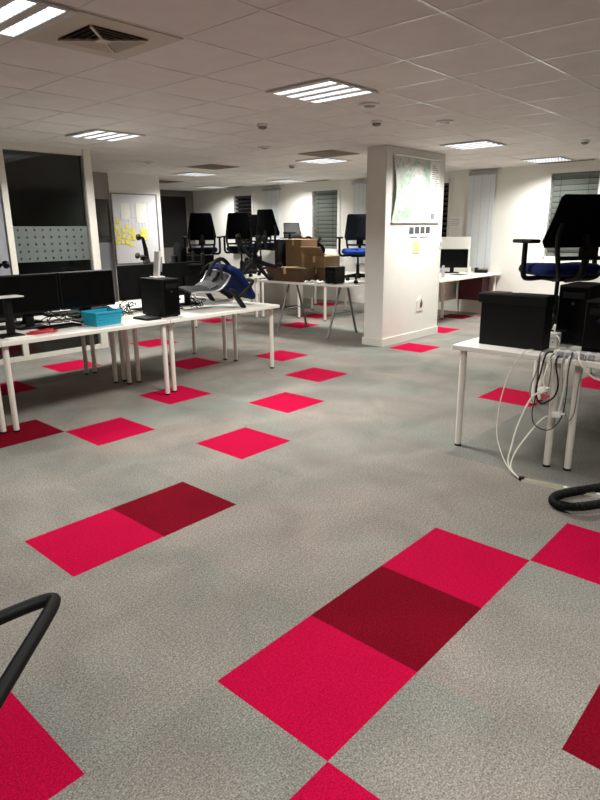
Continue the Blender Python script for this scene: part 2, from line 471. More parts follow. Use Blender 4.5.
# column
CX0, CX1, CY0, CY1 = 5.525, 6.95, 3.62, 3.92
col = struct(MB().rbox(CX0, CY0, 0, CX1, CY1, H, .006, 1).build('wall_column', M['wall']))
struct(MB().box(CX0-.015, CY0-.015, 0, CX1+.015, CY1+.015, .10).build('baseboard_column', M['base']))
struct(MB().box(CX0-.004, CY0-.004, .1, CX0+.03, CY0+.012, H).box(CX1-.03, CY0-.004, .1, CX1+.004, CY0+.012, H).build('trim_2', M['sill']))

# ------------------------------------------------------------------ things on the column
def mapfn(u, v):
    lift = .004+.035*max(0, 1-u/.16)**2*(math.sin(PI*min(1, max(0, (1-v)*1.0)))**1.2)
    return (5.655+1.16*u+.04*max(0, 1-u/.16)**2*math.sin(PI*(1-v)), CY0-.004-lift, 1.605+.79*v)
t = thing('wall_map', 'large pale green and pink wall map hanging on the white column', 'map', (0, 0, 0))
MB().shell(mapfn, 40, 20, .0015).build('sheet', M['map'], t, True)
MB().box(6.555, CY0-.0115, 1.61, 6.81, CY0-.0105, 2.385).build('legend_strip', M['paper'], t)
q = MB(); random.seed(3)
for i in range(26):
    z = 1.635+i*.0275
    q.box(6.605, CY0-.0125, z, 6.605+random.uniform(.08, .2), CY0-.0116, z+.010)
q.box(6.61, CY0-.0125, 1.64, 6.71, CY0-.0116, 1.71)
q.build('legend_print', M['greyink'], t)
MB().tube([(5.655, CY0-.015, 1.592), (6.83, CY0-.015, 1.592)], .013, 8).build('bottom_rail', M['white'], t, True)
MB().tube([(5.665, CY0-.015, 2.405), (6.82, CY0-.015, 2.405)], .012, 8).build('top_rail', M['white'], t, True)
for i, (x, z) in enumerate([(6.08, 1.425), (6.22, 1.43), (6.36, 1.43), (6.50, 1.43)]):
    lab = ['small dark photo card below the map, leftmost of four', 'small dark photo card below the map, second of four', 'small dark photo card below the map, third of four', 'small dark photo card below the map, rightmost of four'][i]
    t = thing('photo_card', lab, 'photo', (x, CY0-.0005, z), 0, 'photo cards below the map')
    MB().box(0, -.003, 0, .135, 0, .115).build('card', M['paper'], t)
    MB().box(.01, -.0042, .015, .122, -.0031, .106).build('print', M['ink'], t)
t = thing('caption_strip', 'narrow dark caption strip below the photo cards on the column', 'sign', (6.10, CY0-.0005, 1.385))
MB().box(0, -.003, 0, .5, 0, .028).build('strip', M['paper'], t)
MB().box(.01, -.0042, .006, .19, -.0031, .02).box(.26, -.0042, .006, .48, -.0031, .02).build('print', M['ink'], t)
t = thing('note_card', 'cream coloured note card on the column below the photo cards', 'note', (6.20, CY0-.0005, 1.19))
MB().box(0, -.006, 0, .17, 0, .17).build('card', M['cream'], t)
q = MB()
for i in range(4): q.box(.02, -.0072, .03+i*.034, .14, -.0061, .038+i*.034)
q.build('print', M['tape'], t)
t = thing('wall_box', 'white damaged wall socket plate low on the column with a brown hole', 'socket', (6.45, CY0-.0005, .39)); t.scale = (.78, 1, .78)
MB().slab([(-.11, 0), (.09, .0), (.10, .17), (-.02, .26), (-.11, .18)], 0, .012, 0, Matrix(((1, 0, 0, 0), (0, 0, -1, 0), (0, 1, 0, 0), (0, 0, 0, 1)))).build('plate', M['sill'], t)
MB().slab([(-.03, .05), (.05, .06), (.06, .12), (.02, .21), (-.02, .13)], .012, .016, 0, Matrix(((1, 0, 0, 0), (0, 0, -1, 0), (0, 1, 0, 0), (0, 0, 0, 1)))).build('hole', M['woodgrain'], t)
t = thing('light_switch', 'small white light switch near the right edge of the column', 'switch', (6.93, CY0-.0005, 1.30))
MB().rbox(-.04, -.012, -.06, .04, 0, .06, .003).build('plate', M['sill'], t)
MB().rbox(-.018, -.018, -.03, .018, -.011, .03, .003).build('rocker', M['greyink'], t)

# whiteboard with papers and sticky notes
t = thing('whiteboard', 'tall whiteboard on the white wall, covered in yellow sticky notes', 'whiteboard', (5.03, 9.1, .95))
MB().box(0, -.018, 0, .92, 0, 1.2).build('surface', M['board'], t)
MB().box(-.02, -.025, -.02, 0, 0, 1.22).box(.92, -.025, -.02, .945, 0, 1.22).box(0, -.025, 1.2, .92, 0, 1.22).box(0, -.025, -.02, .92, 0, 0).build('frame', M['steel'], t)
q = MB(); random.seed(5)
for i in range(7):
    q.box(.30+.07*i, -.0195, .55+.05*random.random(), .302+.07*i, -.018, 1.1-.1*random.random())
q.box(.05, -.0195, .8, .9, -.018, .803)
q.build('marker_lines', M['greyink'], t)
tag(MB().box(5.18, 9.076, 1.72, 5.36, 9.0795, 2.0).build('paper_sheet', M['paper']), 'white paper sheet pinned at the upper left of the whiteboard', 'paper')
tag(MB().box(5.50, 9.076, 1.66, 5.72, 9.0795, 2.0).build('paper_sheet', M['paper']), 'white paper sheet pinned at the upper right of the whiteboard', 'paper')
notes = [(185, 355), (183, 385), (192, 412), (190, 437), (187, 460), (215, 400), (232, 380), (247, 408), (262, 400), (216, 428), (240, 437), (264, 420), (268, 440), (234, 460), (256, 472), (212, 460), (308, 402), (326, 402), (318, 424), (328, 440), (304, 425)]
names = ['at the top of the left cluster', 'at the upper left edge', 'at the middle left edge', 'at the lower left edge', 'at the bottom left corner',
         'second column, upper', 'standing highest in the middle', 'in the middle, centre row', 'in the middle right, upper row', 'second column, centre', 'centre, lower row', 'right edge, centre row',
         'right edge, lower row', 'bottom row, centre', 'lowest of all', 'bottom row, second from left', 'right cluster, top left', 'right cluster, top right', 'right cluster, middle', 'right cluster, lowest', 'right cluster, left edge']
for (zx, zy), nm in zip(notes, names):
    yy = 150+zy/5; x = 5.01+((80+zx/5)-110-(yy-193)*.0889)*.0209; z = 2.16-(yy-193)*.0171
    o = MB().box(-.037, -.002, -.037, .037, 0, .037).build('sticky_note', M['yellow'], None, loc=(x, 9.0795-random.uniform(0, .004), z), rot=(R(-4), R(random.uniform(-9, 9)), 0))
    tag(o, 'yellow sticky note on the whiteboard, '+nm, 'note', 'sticky notes on the whiteboard')

# ------------------------------------------------------------------ ceiling fittings
LAMPS = [(-.03, 1.96, 'bright louvred ceiling lamp at the top left corner beside the air vent'),
         (2.37, 1.96, 'large bright louvred ceiling lamp nearest the top centre'),
         (2.37, 4.96, 'bright louvred ceiling lamp just above the glass office front'),
         (5.97, 2.56, 'bright ceiling lamp right of the column, the nearer of two'),
         (8.37, 2.56, 'bright ceiling lamp near the right-hand window, the farther of two'),
         (5.97, 4.96, 'bright ceiling lamp just left of the column top beside a dark panel'),
         (5.97, 7.96, 'bright ceiling lamp right of the whiteboard, nearer of the left pair'),
         (8.37, 7.96, 'bright ceiling lamp above the slatted window behind the boxes'),
         (8.37, 10.36, 'farthest bright ceiling lamp at the back left'),
         (-.03, -1.04, None)]
first = None
POW = 31.0
for x, y, lab in LAMPS:
    if lab is None: lab = 'bright louvred ceiling lamp over the near end of the room, outside the picture' 
    if first is None:
        t = thing('ceiling_light', lab, 'lamp', (x+.3, y+.3, H), 0, 'ceiling lamps')
        q = MB().box(-.297, -.297, -.016, -.277, .297, -.0065).box(.277, -.297, -.016, .297, .297, -.0065).box(-.277, -.297, -.016, .277, -.277, -.0065).box(-.277, .277, -.016, .277, .297, -.0065)
        q.box(-.277, -.277, -.008, .277, .277, -.0065)
        q.build('frame', M['louvre'], t)
        for i in range(4):
            xx = -.207+.138*i
            MB().box(xx-.042, -.272, -.013, xx+.042, .272, -.0085).build('strip', M['tube'], t)
        q = MB()
        for i in range(5):
            xx = -.276+.138*i
            q.box(max(xx-.027, -.276), -.276, -.017, min(xx+.027, .276), .276, -.008)
        q.build('louvre', M['louvre'], t)
        q = MB()
        for i in range(11):
            yy = -.24+.048*i
            q.box(-.26, yy-.0009, -.0165, .26, yy+.0009, -.0132)
        q.build('cross_blades', M['louvre'], t)
        first = t
    else:
        t = copy_tree(first); t.location = (x+.3, y+.3, H); t['label'] = lab
    ld = bpy.data.lights.new('lamp_glow', 'AREA'); ld.shape = 'SQUARE'; ld.size = .54; ld.energy = POW*(.3 if y > 9 else .5 if y > 7 else .65 if y < 0 else 1.0); ld.spread = R(147)
    ld.color = (1.0, .985, .95)
    lo = bpy.data.objects.new('lamp_glow', ld); COL.objects.link(lo); lo.parent = t; lo.location = (0, 0, -.022)

# square four-way air vent
t = thing('ceiling_vent', 'square four-way air vent in the ceiling beside the top left lamp', 'vent', (.87, 2.26, H))
q = MB().box(-.297, -.297, -.009, -.17, .297, -.003).box(.17, -.297, -.009, .297, .297, -.003).box(-.17, -.297, -.009, .17, -.17, -.003).box(-.17, .17, -.009, .17, .297, -.003)
q.build('faceplate', M['vent'], t)
MB().box(-.17, -.17, -.0085, .17, .17, -.003).build('duct', M['void'], t)
q = MB()
for kq in range(4):
    Rm = Matrix.Rotation(kq*PI/2, 4, 'Z')
    for i in range(4):
        r = .05+.038*i
        q.add([Rm @ Vector(v) for v in [(-r+.012, -r, -.021), (r-.012, -r, -.021), (r-.026, -r+.014, -.0095), (-r+.026, -r+.014, -.0095)]], [(0, 1, 2, 3)])
        q.add([Rm @ Vector(v) for v in [(-r+.012, -r, -.0215), (r-.012, -r, -.0215), (r-.026, -r+.014, -.010), (-r+.026, -r+.014, -.010)]], [(3, 2, 1, 0)])
for a in (PI/4, -PI/4):
    Rm = Matrix.Rotation(a, 4, 'Z'); q.box(-.235, -.006, -.02, .235, .007, -.0085, 0, Rm)
q.box(-.035, -.035, -.021, .035, .035, -.0085)
q.build('louvres', M['vent'], t)

def panel_vent(x, y, label):
    t = thing('ceiling_vent', label, 'vent', (x+.3, y+.3, H), 0, 'dark return air panels in the ceiling')
    MB().box(-.296, -.296, -.012, .296, .296, -.0065).build('plate', M['woodvent'], t)
    q = MB()
    for i in range(12): q.box(-.26, -.27+i*.048, -.014, .26, -.25+i*.048, -.0118)
    q.build('slots', M['ventshade'], t)
M['ventshade'] = mat('vent_slot_paint', (104, 92, 80), .7, var=.05)
M['woodvent'] = mat('dim_vent_paint', (150, 134, 118), .6, var=.05)
panel_vent(5.37, 4.36, 'brownish return air panel beside the lamp left of the column')
panel_vent(5.37, 6.76, 'brownish return air panel in the ceiling above the far chairs')
panel_vent(6.57, 9.76, 'brownish return air panel at the far left end of the ceiling')

def spot(x, y, label):
    t = thing('ceiling_spotlight', label, 'spotlight', (x, y, H), 0, 'round recessed spotlights')
    MB().lathe([(.085, -.001), (.085, -.012), (.07, -.020), (.062, -.020), (.05, -.014)], 24).build('rim', M['sill'], t, True)
    MB().lathe([(.05, -.013), (.045, -.022), (.02, -.026)], 16).build('lens', M['steel'], t, True)
spot(3.32, 2.3, 'round recessed spotlight right of the large central ceiling lamp')
spot(4.5, 2.27, 'round recessed spotlight with a pale rim above the column')
spot(4.59, 4.8, 'round recessed spotlight far down the middle of the ceiling')
spot(4.53, 7.19, 'round recessed spotlight above the whiteboard')
def detector(x, y, label):
    t = thing('smoke_detector', label, 'detector', (x, y, H), 0, 'smoke detectors')
    MB().lathe([(.055, -.001), (.055, -.018), (.048, -.024)], 20).build('base', M['sill'], t, True)
    MB().lathe([(.042, -.023), (.04, -.04), (.02, -.05)], 20).build('sensor', M['steel'], t, True)
detector(3.38, 3.61, 'small dark smoke detector left of the column near the ceiling centre')
detector(4.02, 2.72, 'small smoke detector right above the column top')
detector(6.43, 6.04, 'small smoke detector just left of the lamp by the column')
detector(6.9, 1.75, 'small smoke detector above the right-hand window')

# ------------------------------------------------------------------ desks
def desk(label, x0, y0, x1, y1, z=.74, legs=None, group=None, r=.024, th=.034, name='desk', legm='leg'):
    cx, cy = (x0+x1)/2, (y0+y1)/2
    t = thing(name, label, 'desk', (cx, cy, 0), 0, group)
    MB().rbox(x0-cx+.002, y0-cy+.002, z-th, x1-cx-.002, y1-cy-.002, z, .004, 2).build('tabletop', M['top'], t)
    for lx, ly in legs:
        l = MB().tube([(lx-cx, ly-cy, .012), (lx-cx, ly-cy, z-th)], [r*.92, r], 14).build('leg', M[legm], t, True)
        MB().lathe([(r*1.0, 0), (r*1.0, .014)], 14, (lx-cx, ly-cy, 0)).build('foot', M['black'], l, True)
        MB().lathe([(r*1.5, 0), (r*1.5, .006)], 14, (lx-cx, ly-cy, z-th-.006)).build('mount', M['steel'], l, True)
    return t
def L4(x0, x1, y0, y1): return [(x0, y0), (x1, y0), (x0, y1), (x1, y1)]
G1 = 'white desks in the left double row'
desk('white desk at the left edge of the picture, nearest of the left front row', -.90, 3.745, .712, 4.53, z=.72, legs=L4(-.8, .67, 3.84, 4.45), group=G1)
desk('white desk in the left front row carrying the turquoise tray and black screens', .712, 3.745, 2.25, 4.53, z=.72, legs=L4(.755, 2.2, 3.8, 4.45), group=G1)
desk('white desk at the right end of the left front row, with the tipped mesh chair', 2.25, 3.745, 3.72, 4.53, z=.72, legs=L4(2.31, 3.67, 3.84, 4.45), group=G1)
desk('white desk in the left back row nearest the left edge', -.90, 4.55, .70, 5.43, z=.72, legs=L4(-.8, .64, 4.61, 5.2), group=G1)
desk('white desk in the left back row directly behind the turquoise tray', .70, 4.55, 2.19, 5.43, z=.72, legs=L4(.77, 2.14, 4.61, 5.2), group=G1)
desk('white desk in the left back row behind the tipped mesh chair', 2.19, 4.55, 3.72, 5.43, z=.72, legs=L4(2.24, 3.64, 4.61, 5.2), group=G1)
G2 = 'white desks in the right double row'
desk('white desk on the right carrying the black crate, nearest end', 2.65, .33, 4.17, 1.08, legs=[(2.72, 1.02), (2.73, .385), (4.10, 1.02), (4.10, .385)], group=G2)
desk('white desk at the right edge of the picture with the hanging white cables', 2.65, -.43, 4.17, .32, legs=[(2.75, .26), (2.75, -.37), (4.10, .26), (4.10, -.37)], group=G2)
desk('white desk on the right, behind the desk with the black crate', 4.18, .33, 5.70, 1.08, legs=[(4.25, 1.02), (4.25, .385), (5.63, 1.02), (5.63, .385)], group=G2)
desk('white desk farther along at the right edge behind the cables', 4.18, -.43, 5.70, .32, legs=[(4.25, .26), (4.25, -.37), (5.63, .26), (5.63, -.37)], group=G2)
G3 = 'white desks at the far end of the office'
desk('white desk behind the box table carrying the raised chair farthest left', 4.95, 6.8, 6.45, 7.6, legs=L4(5.02, 6.39, 6.9, 7.53), group=G3)
desk('white desk in the far row with two raised black chairs', 6.45, 6.8, 7.92, 7.6, legs=L4(6.52, 7.86, 6.87, 7.53), group=G3)
desk('white desk in the far row beside the white cupboard', 6.95, 7.62, 8.02, 8.45, legs=L4(7.03, 7.95, 7.7, 8.38), group=G3)
desk('white desk right behind the box table by the slatted window', 6.8, 5.62, 8.25, 6.38, legs=[(6.86, 5.71), (8.19, 5.71), (6.86, 6.31), (8.19, 6.31)], group=G3)
desk('white desk at the window wall behind the cardboard boxes', 8.5, 7.3, 9.36, 8.85, legs=[(8.58, 7.4), (9.28, 7.4), (8.58, 8.75), (9.28, 8.75)], group=G3)
t7 = desk('white desk right of the column, pushed against the window wall', 7.28, 3.74, 9.38, 4.62, z=.75, legs=[(8.3, 4.28), (9.31, 3.84), (7.4, 4.5), (9.27, 4.5)], group=G3)
MB().rbox(.70, -.25, .27, .98, .20, .70, .005).build('drawer_unit', M['maroon'], t7)
MB().box(-.9, .34, .25, .9, .36, .68).build('back_panel', M['top'], t7)

# trestle table with the boxes
t = thing('trestle_table', 'white table on grey A-frame trestle legs, loaded with cardboard boxes', 'table', (5.9, 5.2, 0))
out = [(-.40, -.72), (-.30, -1.08), (.40, -1.08), (.42, .70), (-.40, .76)]
MB().slab(out, .742, .77).build('tabletop', M['top'], t)
for s in (-.64, .36):
    tr = MB().box(-.10, s-.03, .715, .10, s+.03, .742).build('trestle', M['steel'], t)
    MB().tube([(-.08, s, .73), (-.37, s, .004)], [.017, .019], 12).build('leg', M['steel'], tr, True)
    MB().tube([(.08, s, .73), (.32, s, .004)], [.017, .019], 12).build('leg', M['steel'], tr, True)
    MB().tube([(-.24, s, .34), (.20, s, .34)], .009, 8).build('crossbar', M['steel'], tr, True)

# ------------------------------------------------------------------ office chairs
def chair_base(t, dark=True):
    q = MB()
    for k in range(5):
        a = PI/2+2*PI*k/5; c, s = math.cos(a), math.sin(a)
        q.tube([(.03*c, .03*s, .105), (.17*c, .17*s, .095), (.30*c, .30*s, .072)], [.030, .024, .017], 8)
    q.lathe([(.05, .06), (.05, .12), (.035, .14)], 16)
    q.build('star_base', M['black'], t, True)
    for k in range(5):
        a = PI/2+2*PI*k/5; c, s = math.cos(a), math.sin(a)
        Mx = Matrix.Translation((.305*c, .305*s, .028)) @ Matrix.Rotation(a+.6, 4, 'Z') @ Matrix.Rotation(PI/2, 4, 'X')
        w = MB().lathe([(.020, -.026), (.028, -.022), (.028, -.006), (.012, -.005), (.012, .005), (.028, .006), (.028, .022), (.020, .026)], 14, M4=Mx)
        w.tube([(.305*c, .305*s, .03), (.303*c, .303*s, .075)], .010, 8)
        w.build('castor', M['black'], t, True)
    MB().tube([(0, 0, .12), (0, 0, .27), (0, 0, .272), (0, 0, .40)], [.026, .026, .015, .015], 14).build('gas_column', M['black'], t, True)
    MB().rbox(-.10, -.12, .385, .10, .10, .43, .012).build('mechanism', M['black'], t, True)

def seat_mb(w=.25, d=.24, z=.43, h=.085):
    q = MB(); n = 28
    prof = [(0., .0), (.86, .0), (.97, .2), (1., .5), (.965, .8), (.88, .97), (.6, 1.0), (0., .97)]
    vs = []; fs = []
    for (r, hh) in prof:
        for k in range(n):
            a = 2*PI*k/n; c, s = math.cos(a), math.sin(a)
            e = 2/4.2
            x = w*abs(c)**e*(1 if c >= 0 else -1); y = d*abs(s)**e*(1 if s >= 0 else -1)
            drp = -.035*max(0, (y/d-.55)/.45)**2*(hh)
            vs.append((x*max(r, .01), y*max(r, .01), z+hh*h+drp))
    for i in range(len(prof)-1):
        for k in range(n):
            a = i*n+k; b = i*n+(k+1) % n; fs.append((a, b, b+n, a+n))
    fs.append(tuple(range(n-1, -1, -1))); fs.append(tuple(range((len(prof)-1)*n, len(prof)*n)))
    return q.add(vs, fs)

def arms(t, z0=.42):
    for s in (-1, 1):
        a = MB().tube(smoothline([(s*.10, 0, .415), (s*.24, 0, .405), (s*.285, 0, .43), (s*.29, 0, .52), (s*.29, .0, .665)], 4), [.019]*17, 10)
        ar = a.build('armrest', M['black'], t, True)
        MB().rbox(s*.285-.043, -.13, .662, s*.285+.043, .13, .69, .012, 3).build('arm_pad', M['black'], ar, True)

def fabric_chair(label, backm, seatm, group='raised office chairs', ztop=1.06, wb=.235, wt=.165):
    t = thing('office_chair', label, 'chair', (0, 0, 0), 0, group)
    chair_base(t)
    seat_mb().build('seat', seatm, t, True)
    zb = .635
    def bk(u, v):
        # v upward; wide at the bottom, narrowing to the top
        wdt = wb*min(1, .90+.10*min(1, v/.12))+(wt-wb)*max(0, v-.12)/.88
        if v > .95: wdt *= 1-.10*((v-.95)/.05)**2
        x = (2*u-1)*wdt
        yy = -.235-.05*math.sin(PI*v*.55)-.06*v+.05*(2*u-1)**2
        return (x, yy, zb+(ztop-zb)*v)
    MB().shell(bk, 14, 18, lambda u, v: .045*(1-.7*max(abs(2*u-1), abs(2*v-1))**6)).build('backrest', backm, t, True)
    q = MB()
    for s in (-1, 1):
        q.tube(smoothline([(s*.10, -.10, .40), (s*.15, -.24, .43), (s*.20, -.285, .56), (s*.205, -.272, .70), (s*.19, -.285, .8)], 4), .017, 8)
    q.tube([(-.20, -.285, .56), (.20, -.285, .56)], .015, 8)
    q.tube(smoothline([(0, -.10, .40), (0, -.27, .44), (0, -.31, .58), (0, -.29, .72)], 4), .026, 8)
    q.rbox(-.055, -.34, .55, .055, -.29, .64, .015)
    q.build('back_frame', M['black'], t, True)
    arms(t)
    return t

def mesh_chair(label, seatm, framem, group=None, round_top=True):
    t = thing('mesh_office_chair', label, 'chair', (0, 0, 0), 0, group)
    chair_base(t)
    seat_mb().build('seat', seatm, t, True)
    def pt(u, v):
        wd = .215*(1-.12*v)
        x = (2*u-1)*wd
        yy = -.25+.055*math.sin(PI*min(1, v*1.25))-.16*v*v+.045*(2*u-1)**2
        return (x, yy, .57+.46*v)
    b = MB().shell(pt, 12, 16, .006).build('backrest', M['mesh'], t, True)
    ln = [pt(0, 1-i/12) for i in range(13)]+[pt(i/8, 0) for i in range(1, 9)]+[pt(1, i/12) for i in range(1, 13)]
    fo = MB().tube([ln[0]]+ln[1:], .011, 8); fo.build('side_rails', framem, b, True)
    MB().tube([pt(i/8, 1) for i in range(9)], .013, 8).build('top_rail', M['black'], b, True)
    q = MB()
    for i in range(11):
        u = .16+.068*i
        a = Vector(pt(u, .30))+Vector((0, -.006, 0)); c = Vector(pt(u, .52))+Vector((0, -.006, 0))
        q.tube([a, (a+c)/2+Vector((0, -.004, 0)), c], .0055, 6)
    q.build('lumbar_grille', M['silver'], b, True)
    q = MB()
    q.tube(smoothline([(0, -.08, .40), (0, -.28, .43), (0, -.33, .55), (0, -.27, .68)], 4), .022, 8)
    for s in (-1, 1): q.tube(smoothline([(0, -.30, .48), (s*.12, -.30, .56), (s*.20, -.235, .66)], 4), .014, 8)
    q.build('back_frame', M['black'], t, True)
    arms(t)
    return t

DZ = .7405; LZ = .7205
def up(t, x, y, rz, z=DZ, s=1.0):
    t.location = (x, y, z); t.rotation_euler = (0, 0, rz); t.scale = (s, s, s); return t
big = fabric_chair('tall black office chair with blue seat standing on the right-hand desk', M['blackfab'], M['navy'], ztop=.985, wb=.28, wt=.22)
up(big, 3.65, .76, R(-38))
proto = fabric_chair('black office chair raised on a far desk just right of the whiteboard', M['blackfab'], M['ink_navy'])
up(proto, 5.50, 7.22, R(-40), s=.98)
c = copy_tree(proto); c['label'] = 'black office chair raised on a far desk in front of the dark slatted window'; up(c, 6.22, 7.06, R(-50), s=.99)
c = copy_tree(proto); c['label'] = 'black office chair raised on a far desk, partly behind the tallest one'; up(c, 7.66, 8.06, R(-45), s=1.0)
c = copy_tree(proto); c['label'] = 'tallest of the black chairs raised on the far desk, turned sideways'; up(c, 7.18, 7.14, R(-85), s=1.06)
blue = fabric_chair('office chair with bright blue seat standing on the trestle table beside the column', M['slate'], M['blue'], wb=.235, wt=.20, ztop=1.03)
up(blue, 6.08, 4.45, R(122), z=.7705, s=.925)

# chair lying on its front on the left desk
lying = mesh_chair('mesh-backed blue office chair lying tipped over on the left desk end', M['navy'], M['silver'])
# chair axes -> world: up -> -u (slightly down), forward -> down, right -> toward +v
def pose(t, upv, fwd, loc):
    upv = Vector(upv).normalized(); fwd = Vector(fwd); fwd = (fwd-upv*fwd.dot(upv)).normalized(); rt = fwd.cross(upv)
    m = Matrix((rt, fwd, upv)).transposed()
    t.rotation_euler = m.to_euler(); t.location = loc
pose(lying, (-.772, .109, -.60), (.596, -.019, -.775), (3.75, 4.06, 1.2)); drop(lying, LZ)
# chairs lying on their backs on the row behind
bk1 = mesh_chair('black mesh chair lying on its back on the desk below the whiteboard', M['blackfab'], M['black'], 'chairs tipped over on the back row desks')
pose(bk1, (.88, -.47, 0), (0, 0, 1), (2.84, 5.10, 1.2)); drop(bk1, LZ)
bk2 = copy_tree(bk1); bk2['label'] = 'black mesh chair lying on its back at the left edge, castor against the glass'
pose(bk2, (-1, .15, 0), (0, 0, 1), (1.30, 5.0, 1.2)); drop(bk2, LZ)
bk3 = copy_tree(bk1); bk3['label'] = 'black mesh chair tipped over behind the cardboard boxes, castors showing above them'
bk3.scale = (.93,)*3; pose(bk3, (.74, .67, 0), (.59*.67, -.59*.74, .81), (7.0, 6.15, 1.2)); drop(bk3, DZ)
g = copy_tree(bk1); g['label'] = 'grey mesh chair raised on the desk beyond the white cupboard'
g.rotation_euler = (0, 0, R(140)); g.location = (8.92, 8.32, DZ); g.scale = (.88,)*3

# ------------------------------------------------------------------ left desk clutter
def monitor(label, w, h, x, y, z, face, group='black monitors', lift=.14):
    """screen faces local -y"""
    t = thing('monitor', label, 'monitor', (x, y, z+.0005), face, group)
    MB().rbox(-w/2, -.022, lift, w/2, .016, lift+h, .006).build('casing', M['black'], t)
    MB().box(-w/2+.012, -.0235, lift+.018, w/2-.012, -.0218, lift+h-.012).build('screen', M['blackgloss'], t)
    MB().rbox(-.035, .012, .012, .035, .05, lift+h*.55, .008).build('stand_neck', M['black'], t)
    MB().rbox(-.12, -.07, 0, .12, .11, .014, .006).build('stand_foot', M['black'], t)
    return t
monitor('wide black monitor facing the aisle, left of the turquoise tray', .53, .325, 1.19, 4.27, .72, R(0), lift=.125)
monitor('wide black monitor facing the aisle, directly behind the turquoise tray', .53, .325, 1.735, 4.27, .72, R(0), lift=.125)
monitor('black monitor on the left back row, behind the aisle monitors', .53, .33, 1.30, 4.64, .72, R(180), lift=.10)
monitor('black monitor on the left back row in front of the frosted glass dots', .53, .33, 1.86, 4.64, .72, R(180), lift=.10)
monitor('black monitor behind the black computer tower, left of a pair', .54, .35, 2.55, 4.62, .72, R(180), lift=.11)
monitor('black monitor behind the tipped mesh chair, right of a pair', .54, .35, 3.10, 4.61, .72, R(180), lift=.11)

def tower(label, x, y, z, w, d, h, rz=0, group='black computer towers'):
    """front faces local -y"""
    t = thing('computer_tower', label, 'computer', (x, y, z+.0005), rz, group)
    MB().rbox(-w/2, -d/2, 0.008, w/2, d/2, h, .008).build('case', M['black'], t)
    MB().box(-w/2+.01, -d/2-.004, .02, w/2-.01, -d/2+.001, h-.015).build('front_panel', M['blackgloss'], t)
    MB().box(-w/2+.03, -d/2-.007, h-.085, w/2-.03, -d/2-.0042, h-.045).build('disc_drive', M['black'], t)
    MB().lathe([(.012, 0), (.012, .004)], 14, M4=Matrix.Translation((0, -d/2-.0042, max(h-.12, .035))) @ Matrix.Rotation(PI/2, 4, 'X')).build('power_button', M['slate'], t)
    for sx in (-1, 1):
        for sy in (-1, 1): MB().box(sx*(w/2-.03)-.012, sy*(d/2-.04)-.02, 0, sx*(w/2-.03)+.012, sy*(d/2-.04)+.02, .009).build('foot', M['black'], t)
    return t
tower('black computer tower standing upright on the left desk beside the mesh chair', 2.37, 4.05, .72, .19, .36, .36)
t = thing('router', 'slim white upright router on a flat foot on top of the black computer tower', 'router', (2.35, 4.05, 1.0815))
MB().rbox(-.06, -.05, 0, .06, .05, .016, .006).build('foot', M['white'], t)
MB().rbox(-.014, -.03, .014, .012, .05, .25, .005, 2, 0, Matrix.Rotation(R(8), 4, 'Y')).build('body', M['white'], t)
MB().rbox(.016, -.03, .06, .030, .055, .20, .004, 2, 0, Matrix.Rotation(R(8), 4, 'Y')).build('side_panel', M['greyink'], t)

# turquoise tray
t = thing('storage_tray', 'turquoise plastic tray on the left desk in front of the monitors', 'tray', (1.70, 3.995, .7205), R(6))
q = MB()
wb_, db_, wt_, dt_, hh = .125, .095, .140, .110, .12
def ring(w, d, z): return [(-w, -d, z), (w, -d, z), (w, d, z), (-w, d, z)]
vs = ring(wb_, db_, 0)+ring(wt_, dt_, hh)+ring(wt_-.006, dt_-.006, hh)+ring(wb_-.005, db_-.005, .006)
fs = [(3, 2, 1, 0)]
for a in (0, 4, 8):
    for i in range(4): fs.append((a+i, a+(i+1) % 4, a+4+(i+1) % 4, a+4+i))
fs.append((12, 13, 14, 15)); q.add(vs, fs); q.build('body', M['cyan'], t)
q = MB().box(-.15, -.12, hh-.014, .15, -.109, hh+.002).box(-.15, .109, hh-.014, .15, .12, hh+.002).box(-.15, -.109, hh-.014, -.139, .109, hh+.002).box(.139, -.109, hh-.014, .15, .109, hh+.002)
q.build('rim', M['cyan'], t)
q = MB()
for i in range(3): q.box(-.122, -.104-.004*i, .03+.025*i, .122, -.098-.004*i, .036+.025*i)
q.build('ribs', M['cyan'], t)

# laptop stand at the left edge
t = thing('laptop_stand', 'thin pale plate on a black stand at the left edge of the picture', 'stand', (.90, 3.98, .7205), R(0))
MB().rbox(-.28, -.07, .305, .10, .07, .315, .004).build('plate', M['white'], t)
MB().rbox(-.03, -.02, .01, .02, .04, .306, .006).build('post', M['black'], t)
MB().rbox(-.11, -.08, 0, .07, .10, .014, .005).build('foot', M['black'], t)

def cable(name, label, pts, r, m, cat='cable', group=None, n=8, k=6):
    return tag(MB().tube(smoothline(pts, k), r, n).build(name, m, None, True), label, cat, group)
z0 = .7205
pts = []
for i in range(36):
    a = i*2*PI/11; rr = .085+.018*math.sin(i*1.3)
    pts.append((1.11+1.25*rr*math.cos(a), 3.91+.55*rr*math.sin(a), z0+.006+.0006*i))
cable('coiled_cable', 'red cable lying coiled on the left desk near the edge', pts, .0045, M['redcable'], 'cable')
tag(MB().rbox(.80, 3.82, z0, 1.0, 4.1, z0+.006, .001).build('paper_stack', M['paper']), 'white papers beside the red cable coil on the left desk', 'paper')
tag(MB().box(.96, 4.12, z0, 1.16, 4.19, z0+.003).build('paper_sheet', M['paper']), 'white paper sheet under the left aisle monitor', 'paper')
def keyboard(label, x, y, z, rz, L=.43):
    t = thing('keyboard', label, 'keyboard', (x, y, z), rz, 'keyboards')
    MB().rbox(-L/2, -.07, 0, L/2, .07, .018, .005).build('case', M['black'], t)
    q = MB()
    for j in range(5):
        for i in range(14): q.box(-L/2+.015+i*(L-.03)/14, -.06+j*.024, .017, -L/2+.011+(i+1)*(L-.03)/14, -.04+j*.024, .023)
    q.build('keys', M['blackgloss'], t)
